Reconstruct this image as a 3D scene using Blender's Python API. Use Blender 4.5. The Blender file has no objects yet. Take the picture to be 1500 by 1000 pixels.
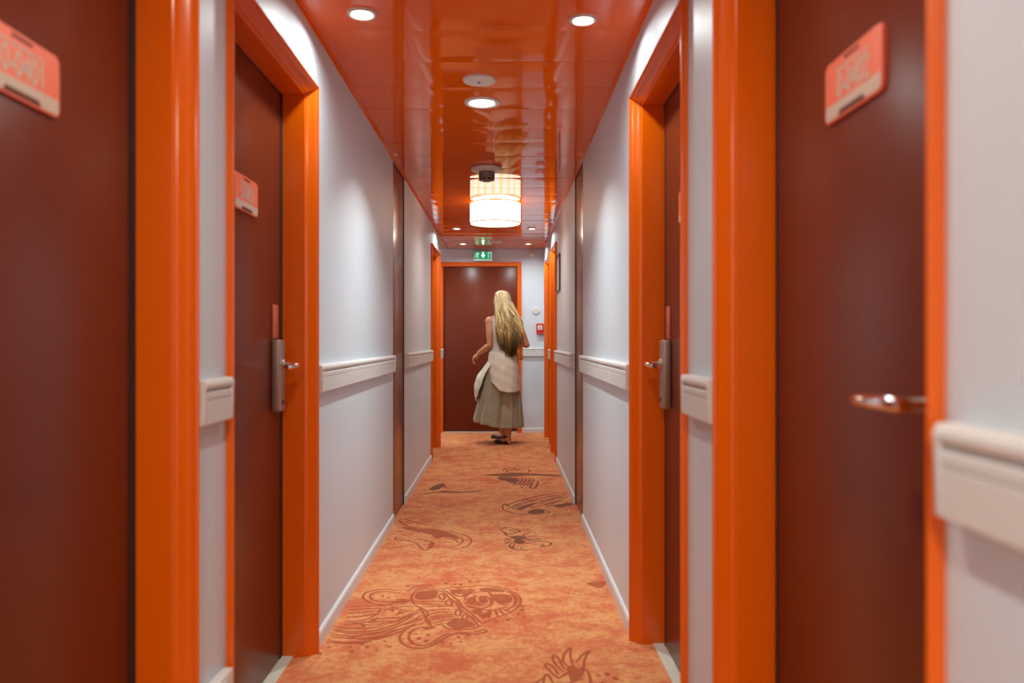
import bpy, bmesh, math, random
from mathutils import Vector, Matrix
random.seed(7)
S = bpy.context.scene
COL = S.collection
PI = math.pi

# ------------------------------------------------------------------ camera, world, exposure
cam = bpy.data.cameras.new('camera'); cam_ob = bpy.data.objects.new('camera', cam); COL.objects.link(cam_ob)
cam_ob.location = (0, 0, 1.15); cam_ob.rotation_euler = (PI/2, 0, 0)
cam.sensor_width = 36; cam.lens = 36*1160/1500
cam.shift_x = 12/1500; cam.shift_y = -1/1500
cam.clip_start = .02
cam.dof.use_dof = True; cam.dof.focus_distance = 5.2; cam.dof.aperture_fstop = 2.2
S.camera = cam_ob
w = bpy.data.worlds.new('world'); S.world = w; w.use_nodes = True
w.node_tree.nodes['Background'].inputs[0].default_value = (.9, .85, .8, 1)
w.node_tree.nodes['Background'].inputs[1].default_value = .05
S.view_settings.view_transform = 'Standard'; S.view_settings.look = 'None'
S.view_settings.gamma = 1; S.view_settings.use_curve_mapping = False
S.view_settings.exposure = -0.84
S.cycles.max_bounces = 10; S.cycles.diffuse_bounces = 4; S.cycles.glossy_bounces = 5
S.cycles.sample_clamp_indirect = 4
S.cycles.use_denoising = True

DL, DR, H = .70, .50, 2.30          # left wall, right wall, ceiling height
YE, YL = 9.92, 8.80                 # end wall, end of the left wall
YB = -3.2                           # back of the corridor behind the camera
LP = dict(spot=8, mid=21, drum=.35, behind=58, far=12, back=14, near=15)   # lamp powers

# ------------------------------------------------------------------ materials
def srgb(r, g, b):
    f = lambda c: (c/255/12.92) if c/255 <= .04045 else ((c/255+.055)/1.055)**2.4
    return (f(r), f(g), f(b), 1)
def mat(name, col, rough=.5, metal=0, coat=0, spec=.5, bump=None, var=None, emit=None, sheen=0, coat_rough=.05):
    m = bpy.data.materials.new(name); m.use_nodes = True
    nt = m.node_tree; p = nt.nodes['Principled BSDF']
    p.inputs['Base Color'].default_value = col
    p.inputs['Roughness'].default_value = rough; p.inputs['Metallic'].default_value = metal
    p.inputs['Coat Weight'].default_value = coat; p.inputs['Coat Roughness'].default_value = coat_rough
    p.inputs['Specular IOR Level'].default_value = spec; p.inputs['Sheen Weight'].default_value = sheen
    tc = nt.nodes.new('ShaderNodeTexCoord')
    if var:                                     # (scale, other colour)
        n = nt.nodes.new('ShaderNodeTexNoise'); n.inputs['Scale'].default_value = var[0]; n.inputs['Detail'].default_value = 5
        nt.links.new(tc.outputs['Object'], n.inputs['Vector'])
        r = nt.nodes.new('ShaderNodeMapRange'); r.inputs['From Min'].default_value = .35; r.inputs['From Max'].default_value = .65
        nt.links.new(n.outputs['Fac'], r.inputs['Value'])
        mx = nt.nodes.new('ShaderNodeMix'); mx.data_type = 'RGBA'
        mx.inputs['A'].default_value = col; mx.inputs['B'].default_value = var[1]
        nt.links.new(r.outputs['Result'], mx.inputs['Factor']); nt.links.new(mx.outputs['Result'], p.inputs['Base Color'])
    if bump:                                    # (scale, strength)
        n = nt.nodes.new('ShaderNodeTexNoise'); n.inputs['Scale'].default_value = bump[0]; n.inputs['Detail'].default_value = 3
        nt.links.new(tc.outputs['Object'], n.inputs['Vector'])
        b = nt.nodes.new('ShaderNodeBump'); b.inputs['Strength'].default_value = bump[1]; b.inputs['Distance'].default_value = .002
        nt.links.new(n.outputs['Fac'], b.inputs['Height']); nt.links.new(b.outputs['Normal'], p.inputs['Normal'])
    if emit:
        p.inputs['Emission Color'].default_value = emit[0]; p.inputs['Emission Strength'].default_value = emit[1]
    return m

WALL = mat('wall_paint', (.665, .715, .775, 1), .45, bump=(160, .10), spec=.35)
WHITE = mat('white_rail_vinyl', (.70, .68, .66, 1), .38)
BASEB = mat('baseboard_paint', (.74, .75, .77, 1), .4)
ORANGE = mat('orange_gloss_paint', (.80, .126, .0015, 1), .19, bump=(60, .02))
DOORM = mat('maroon_door_laminate', (.152, .026, .010, 1), .30, spec=.24, bump=(220, .04))
FIRED = mat('brown_fire_door_laminate', (.24, .060, .022, 1), .26, spec=.9)
SEAL = mat('black_rubber', (.012, .011, .012, 1), .6)
STEEL = mat('brushed_nickel', (.55, .48, .43, 1), .32, metal=1)
CHROME = mat('chrome', (.85, .83, .80, 1), .10, metal=1)
LOCKM = mat('taupe_lock_metal', (.40, .31, .26, 1), .38, metal=.75)
CORAL = mat('coral_plate', (.90, .19, .10, 1), .35)
CORALD = mat('coral_card_strip', (.60, .13, .06, 1), .4)
BEIGE = mat('beige_print', (.62, .47, .38, 1), .45)
SLOT = mat('dark_slot', (.12, .03, .02, 1), .5)
SILL = mat('cream_threshold', (.72, .69, .58, 1), .4, var=(30, (.66, .62, .50, 1)))
FIXW = mat('white_fixture_plastic', (.72, .68, .64, 1), .4)
FIXG = mat('grey_camera_body', (.22, .17, .155, 1), .35)
BLACK = mat('black_plastic', (.015, .014, .014, 1), .3)
RED = mat('red_plastic', (.60, .025, .02, 1), .35)
PAPER = mat('plan_paper', (.70, .66, .58, 1), .25)
FRAMEM = mat('dark_frame', (.06, .035, .03, 1), .3)
CEIL = mat('orange_lacquer_ceiling', (.82, .128, .003, 1), .055, spec=.45)
CEILJ = mat('ceiling_joint', (.30, .045, .005, 1), .4)

def lens_mat(name, col, s):
    return mat(name, (.8, .8, .8, 1), .4, emit=(col, s))
COOL = (.88, 1.0, .99, 1); WARM = (.97, 1.0, .88, 1)
LENS = lens_mat('lit_lens_cool', (.93, 1, .95, 1), 18)
LENSD = lens_mat('lit_drum_diffuser', (1, .92, .82, 1), 6)

def stripe_shade():
    m = mat('striped_lamp_shade', (.8, .76, .65, 1), .7); nt = m.node_tree; p = nt.nodes['Principled BSDF']
    tc = nt.nodes.new('ShaderNodeTexCoord'); sp = nt.nodes.new('ShaderNodeSeparateXYZ')
    nt.links.new(tc.outputs['Object'], sp.inputs[0])
    at = nt.nodes.new('ShaderNodeMath'); at.operation = 'ARCTAN2'
    nt.links.new(sp.outputs['X'], at.inputs[0]); nt.links.new(sp.outputs['Y'], at.inputs[1])
    mu = nt.nodes.new('ShaderNodeMath'); mu.operation = 'MULTIPLY'; mu.inputs[1].default_value = 20
    nt.links.new(at.outputs[0], mu.inputs[0])
    si = nt.nodes.new('ShaderNodeMath'); si.operation = 'SINE'; nt.links.new(mu.outputs[0], si.inputs[0])
    gt = nt.nodes.new('ShaderNodeMath'); gt.operation = 'GREATER_THAN'; gt.inputs[1].default_value = 0.1
    nt.links.new(si.outputs[0], gt.inputs[0])
    mx = nt.nodes.new('ShaderNodeMix'); mx.data_type = 'RGBA'
    mx.inputs['A'].default_value = (1, .90, .80, 1); mx.inputs['B'].default_value = (1, .78, .40, 1)
    nt.links.new(gt.outputs[0], mx.inputs['Factor'])
    nt.links.new(mx.outputs['Result'], p.inputs['Emission Color']); p.inputs['Emission Strength'].default_value = 5.0
    return m
SHADE = stripe_shade()

def carpet(name, printed=None):
    m = bpy.data.materials.new(name); m.use_nodes = True; nt = m.node_tree; p = nt.nodes['Principled BSDF']
    N = nt.nodes.new; L = nt.links.new
    tc = N('ShaderNodeTexCoord')
    def noise(sc, det, rough=.6, dist=0):
        n = N('ShaderNodeTexNoise'); n.inputs['Scale'].default_value = sc; n.inputs['Detail'].default_value = det
        n.inputs['Roughness'].default_value = rough; n.inputs['Distortion'].default_value = dist
        L(tc.outputs['Object'], n.inputs['Vector']); return n.outputs['Fac']
    def rng(v, a, b):
        r = N('ShaderNodeMapRange'); r.inputs['From Min'].default_value = a; r.inputs['From Max'].default_value = b
        L(v, r.inputs['Value']); return r.outputs['Result']
    def mix(f, a, b, mode='MIX'):
        x = N('ShaderNodeMix'); x.data_type = 'RGBA'; x.blend_type = mode
        if isinstance(f, float): x.inputs['Factor'].default_value = f
        else: L(f, x.inputs['Factor'])
        for s, v in (('A', a), ('B', b)):
            if isinstance(v, tuple): x.inputs[s].default_value = v
            else: L(v, x.inputs[s])
        return x.outputs['Result']
    c = mix(rng(noise(6.5, 10, .84, .1), .46, .57), (.90, .395, .14, 1), (.76, .185, .070, 1))
    c = mix(rng(noise(2.4, 10, .82, .1), .51, .62), c, (.72, .150, .055, 1))
    c = mix(rng(noise(42, 6, .85), .52, .62), c, (.68, .135, .045, 1))
    c = mix(rng(noise(4.1, 10, .84), .55, .66), c, (.88, .41, .15, 1))
    if printed:
        c = mix(.84, c, printed)
    fine = noise(420, 2, .5)
    c = mix(rng(fine, .30, .75), mix(1.0, c, (.82, .82, .82, 1), 'MULTIPLY'), c)
    L(c, p.inputs['Base Color'])
    p.inputs['Roughness'].default_value = .95; p.inputs['Specular IOR Level'].default_value = .1
    p.inputs['Sheen Weight'].default_value = .15
    b = N('ShaderNodeBump'); b.inputs['Strength'].default_value = .5; b.inputs['Distance'].default_value = .003
    L(fine, b.inputs['Height']); L(b.outputs['Normal'], p.inputs['Normal'])
    return m
CARPET = carpet('patterned_carpet')
PRINT = carpet('carpet_print_rust', (.46, .075, .022, 1))
PRINTD = carpet('carpet_print_brown', (.17, .035, .010, 1))

# ------------------------------------------------------------------ helpers
def link(name, me, m=None, parent=None, loc=None, rot=None, smooth=False):
    if m is not None: me.materials.append(m)
    if smooth:
        for f in me.polygons: f.use_smooth = True
    o = bpy.data.objects.new(name, me); COL.objects.link(o)
    if parent: o.parent = parent
    if loc: o.location = loc
    if rot: o.rotation_euler = rot
    return o
def ob(name, bm, m=None, parent=None, loc=None, rot=None, smooth=False, sharp=None):
    bmesh.ops.recalc_face_normals(bm, faces=bm.faces)
    me = bpy.data.meshes.new(name); bm.to_mesh(me); bm.free()
    o = link(name, me, m, parent, loc, rot, smooth)
    if sharp is not None:
        for f in me.polygons: f.use_smooth = True
        me.set_sharp_from_angle(angle=math.radians(sharp))
    return o
def empty(name, loc=(0, 0, 0), rot=0, parent=None):
    o = bpy.data.objects.new(name, None); COL.objects.link(o); o.location = loc; o.rotation_euler = (0, 0, rot)
    o.empty_display_size = .1
    if parent: o.parent = parent
    return o
def tag(o, label=None, cat=None, group=None, kind=None):
    if label: o['label'] = label
    if cat: o['category'] = cat
    if group: o['group'] = group
    if kind: o['kind'] = kind
    return o
def box(x0, x1, y0, y1, z0, z1, bm=None, bev=0, seg=2):
    b = bmesh.new()
    bmesh.ops.create_cube(b, size=1)
    for v in b.verts:
        v.co = Vector((x0+(v.co.x+.5)*(x1-x0), y0+(v.co.y+.5)*(y1-y0), z0+(v.co.z+.5)*(z1-z0)))
    if bev:
        bmesh.ops.bevel(b, geom=b.edges[:], offset=bev, segments=seg, affect='EDGES', profile=.5)
    if bm is None: return b
    merge(bm, b); return bm
def merge(bm, b):
    me = bpy.data.meshes.new('t'); b.to_mesh(me); b.free(); bm.from_mesh(me); bpy.data.meshes.remove(me)
def lathe(prof, n=32, axis='z', bm=None):
    """prof: (radius, height) list, closed at both ends"""
    b = bmesh.new(); rings = []
    for r, h in prof:
        rings.append([b.verts.new((r*math.cos(2*PI*k/n), r*math.sin(2*PI*k/n), h)) for k in range(n)])
    for a, c in zip(rings, rings[1:]):
        for k in range(n): b.faces.new((a[k], a[(k+1) % n], c[(k+1) % n], c[k]))
    if prof[0][0] > 1e-6: b.faces.new(rings[0][::-1])
    if prof[-1][0] > 1e-6: b.faces.new(rings[-1])
    bmesh.ops.remove_doubles(b, verts=b.verts, dist=1e-6)
    if axis == 'y':
        bmesh.ops.rotate(b, verts=b.verts, matrix=Matrix.Rotation(PI/2, 3, 'X'))   # +z -> -y (towards viewer)
    if bm is None: return b
    merge(bm, b); return bm
def prism(poly, a0, a1, plane='xz', bm=None, bev=0):
    """polygon extruded: plane xz -> along y, yz -> along x"""
    b = bmesh.new()
    f = (lambda p, a: (p[0], a, p[1])) if plane == 'xz' else (lambda p, a: (a, p[0], p[1]))
    A = [b.verts.new(f(p, a0)) for p in poly]; B = [b.verts.new(f(p, a1)) for p in poly]
    n = len(poly)
    for k in range(n): b.faces.new((A[k], A[(k+1) % n], B[(k+1) % n], B[k]))
    b.faces.new(A[::-1]); b.faces.new(B)
    if bev: bmesh.ops.bevel(b, geom=[e for e in b.edges], offset=bev, segments=1, affect='EDGES')
    if bm is None: return b
    merge(bm, b); return bm
def rrect(x0, x1, z0, z1, r, n=5):
    P = []
    for cx, cz, a in ((x1-r, z1-r, 0), (x0+r, z1-r, PI/2), (x0+r, z0+r, PI), (x1-r, z0+r, 3*PI/2)):
        for k in range(n+1): P.append((cx+r*math.cos(a+k*PI/2/n), cz+r*math.sin(a+k*PI/2/n)))
    return P
def frame_of(d):
    d = d.normalized(); a = Vector((0, 0, 1)) if abs(d.z) < .9 else Vector((1, 0, 0))
    u = d.cross(a).normalized(); return u, d.cross(u).normalized()
def tube(bm, pts, rad, n=8, cap=True, flat=1.0):
    pts = [Vector(p) for p in pts]; rings = []
    for i, p in enumerate(pts):
        d = (pts[min(i+1, len(pts)-1)]-pts[max(i-1, 0)])
        u, v = frame_of(d); r = rad[i] if isinstance(rad, (list, tuple)) else rad
        rings.append([bm.verts.new(p+u*r*math.cos(2*PI*k/n)+v*r*flat*math.sin(2*PI*k/n)) for k in range(n)])
    for a, c in zip(rings, rings[1:]):
        for k in range(n): bm.faces.new((a[k], a[(k+1) % n], c[(k+1) % n], c[k]))
    if cap: bm.faces.new(rings[0][::-1]); bm.faces.new(rings[-1])
    return bm
def text(name, s, size, m, parent, loc, rot, sx=1.0, depth=.0004, align='CENTER', off=0):
    c = bpy.data.curves.new('t', 'FONT'); c.body = s; c.size = size; c.align_x = align; c.align_y = 'CENTER'
    c.extrude = depth; c.offset = off
    t = bpy.data.objects.new('t', c); COL.objects.link(t)
    me = bpy.data.meshes.new_from_object(t.evaluated_get(bpy.context.evaluated_depsgraph_get()))
    bpy.data.objects.remove(t)
    me.transform(Matrix.Diagonal((sx, 1, 1, 1)))
    me.materials.clear()
    return link(name, me, m, parent, loc, rot)
def wall_local(side):
    """(x offset of the wall plane, z rotation): local x right, local y into the wall, z up"""
    return {'l': (-DL, PI/2), 'r': (DR, -PI/2)}[side]
def at_wall(name, side, y, z=0):
    x, r = wall_local(side)
    return empty(name, (x, y, z), r)

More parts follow.
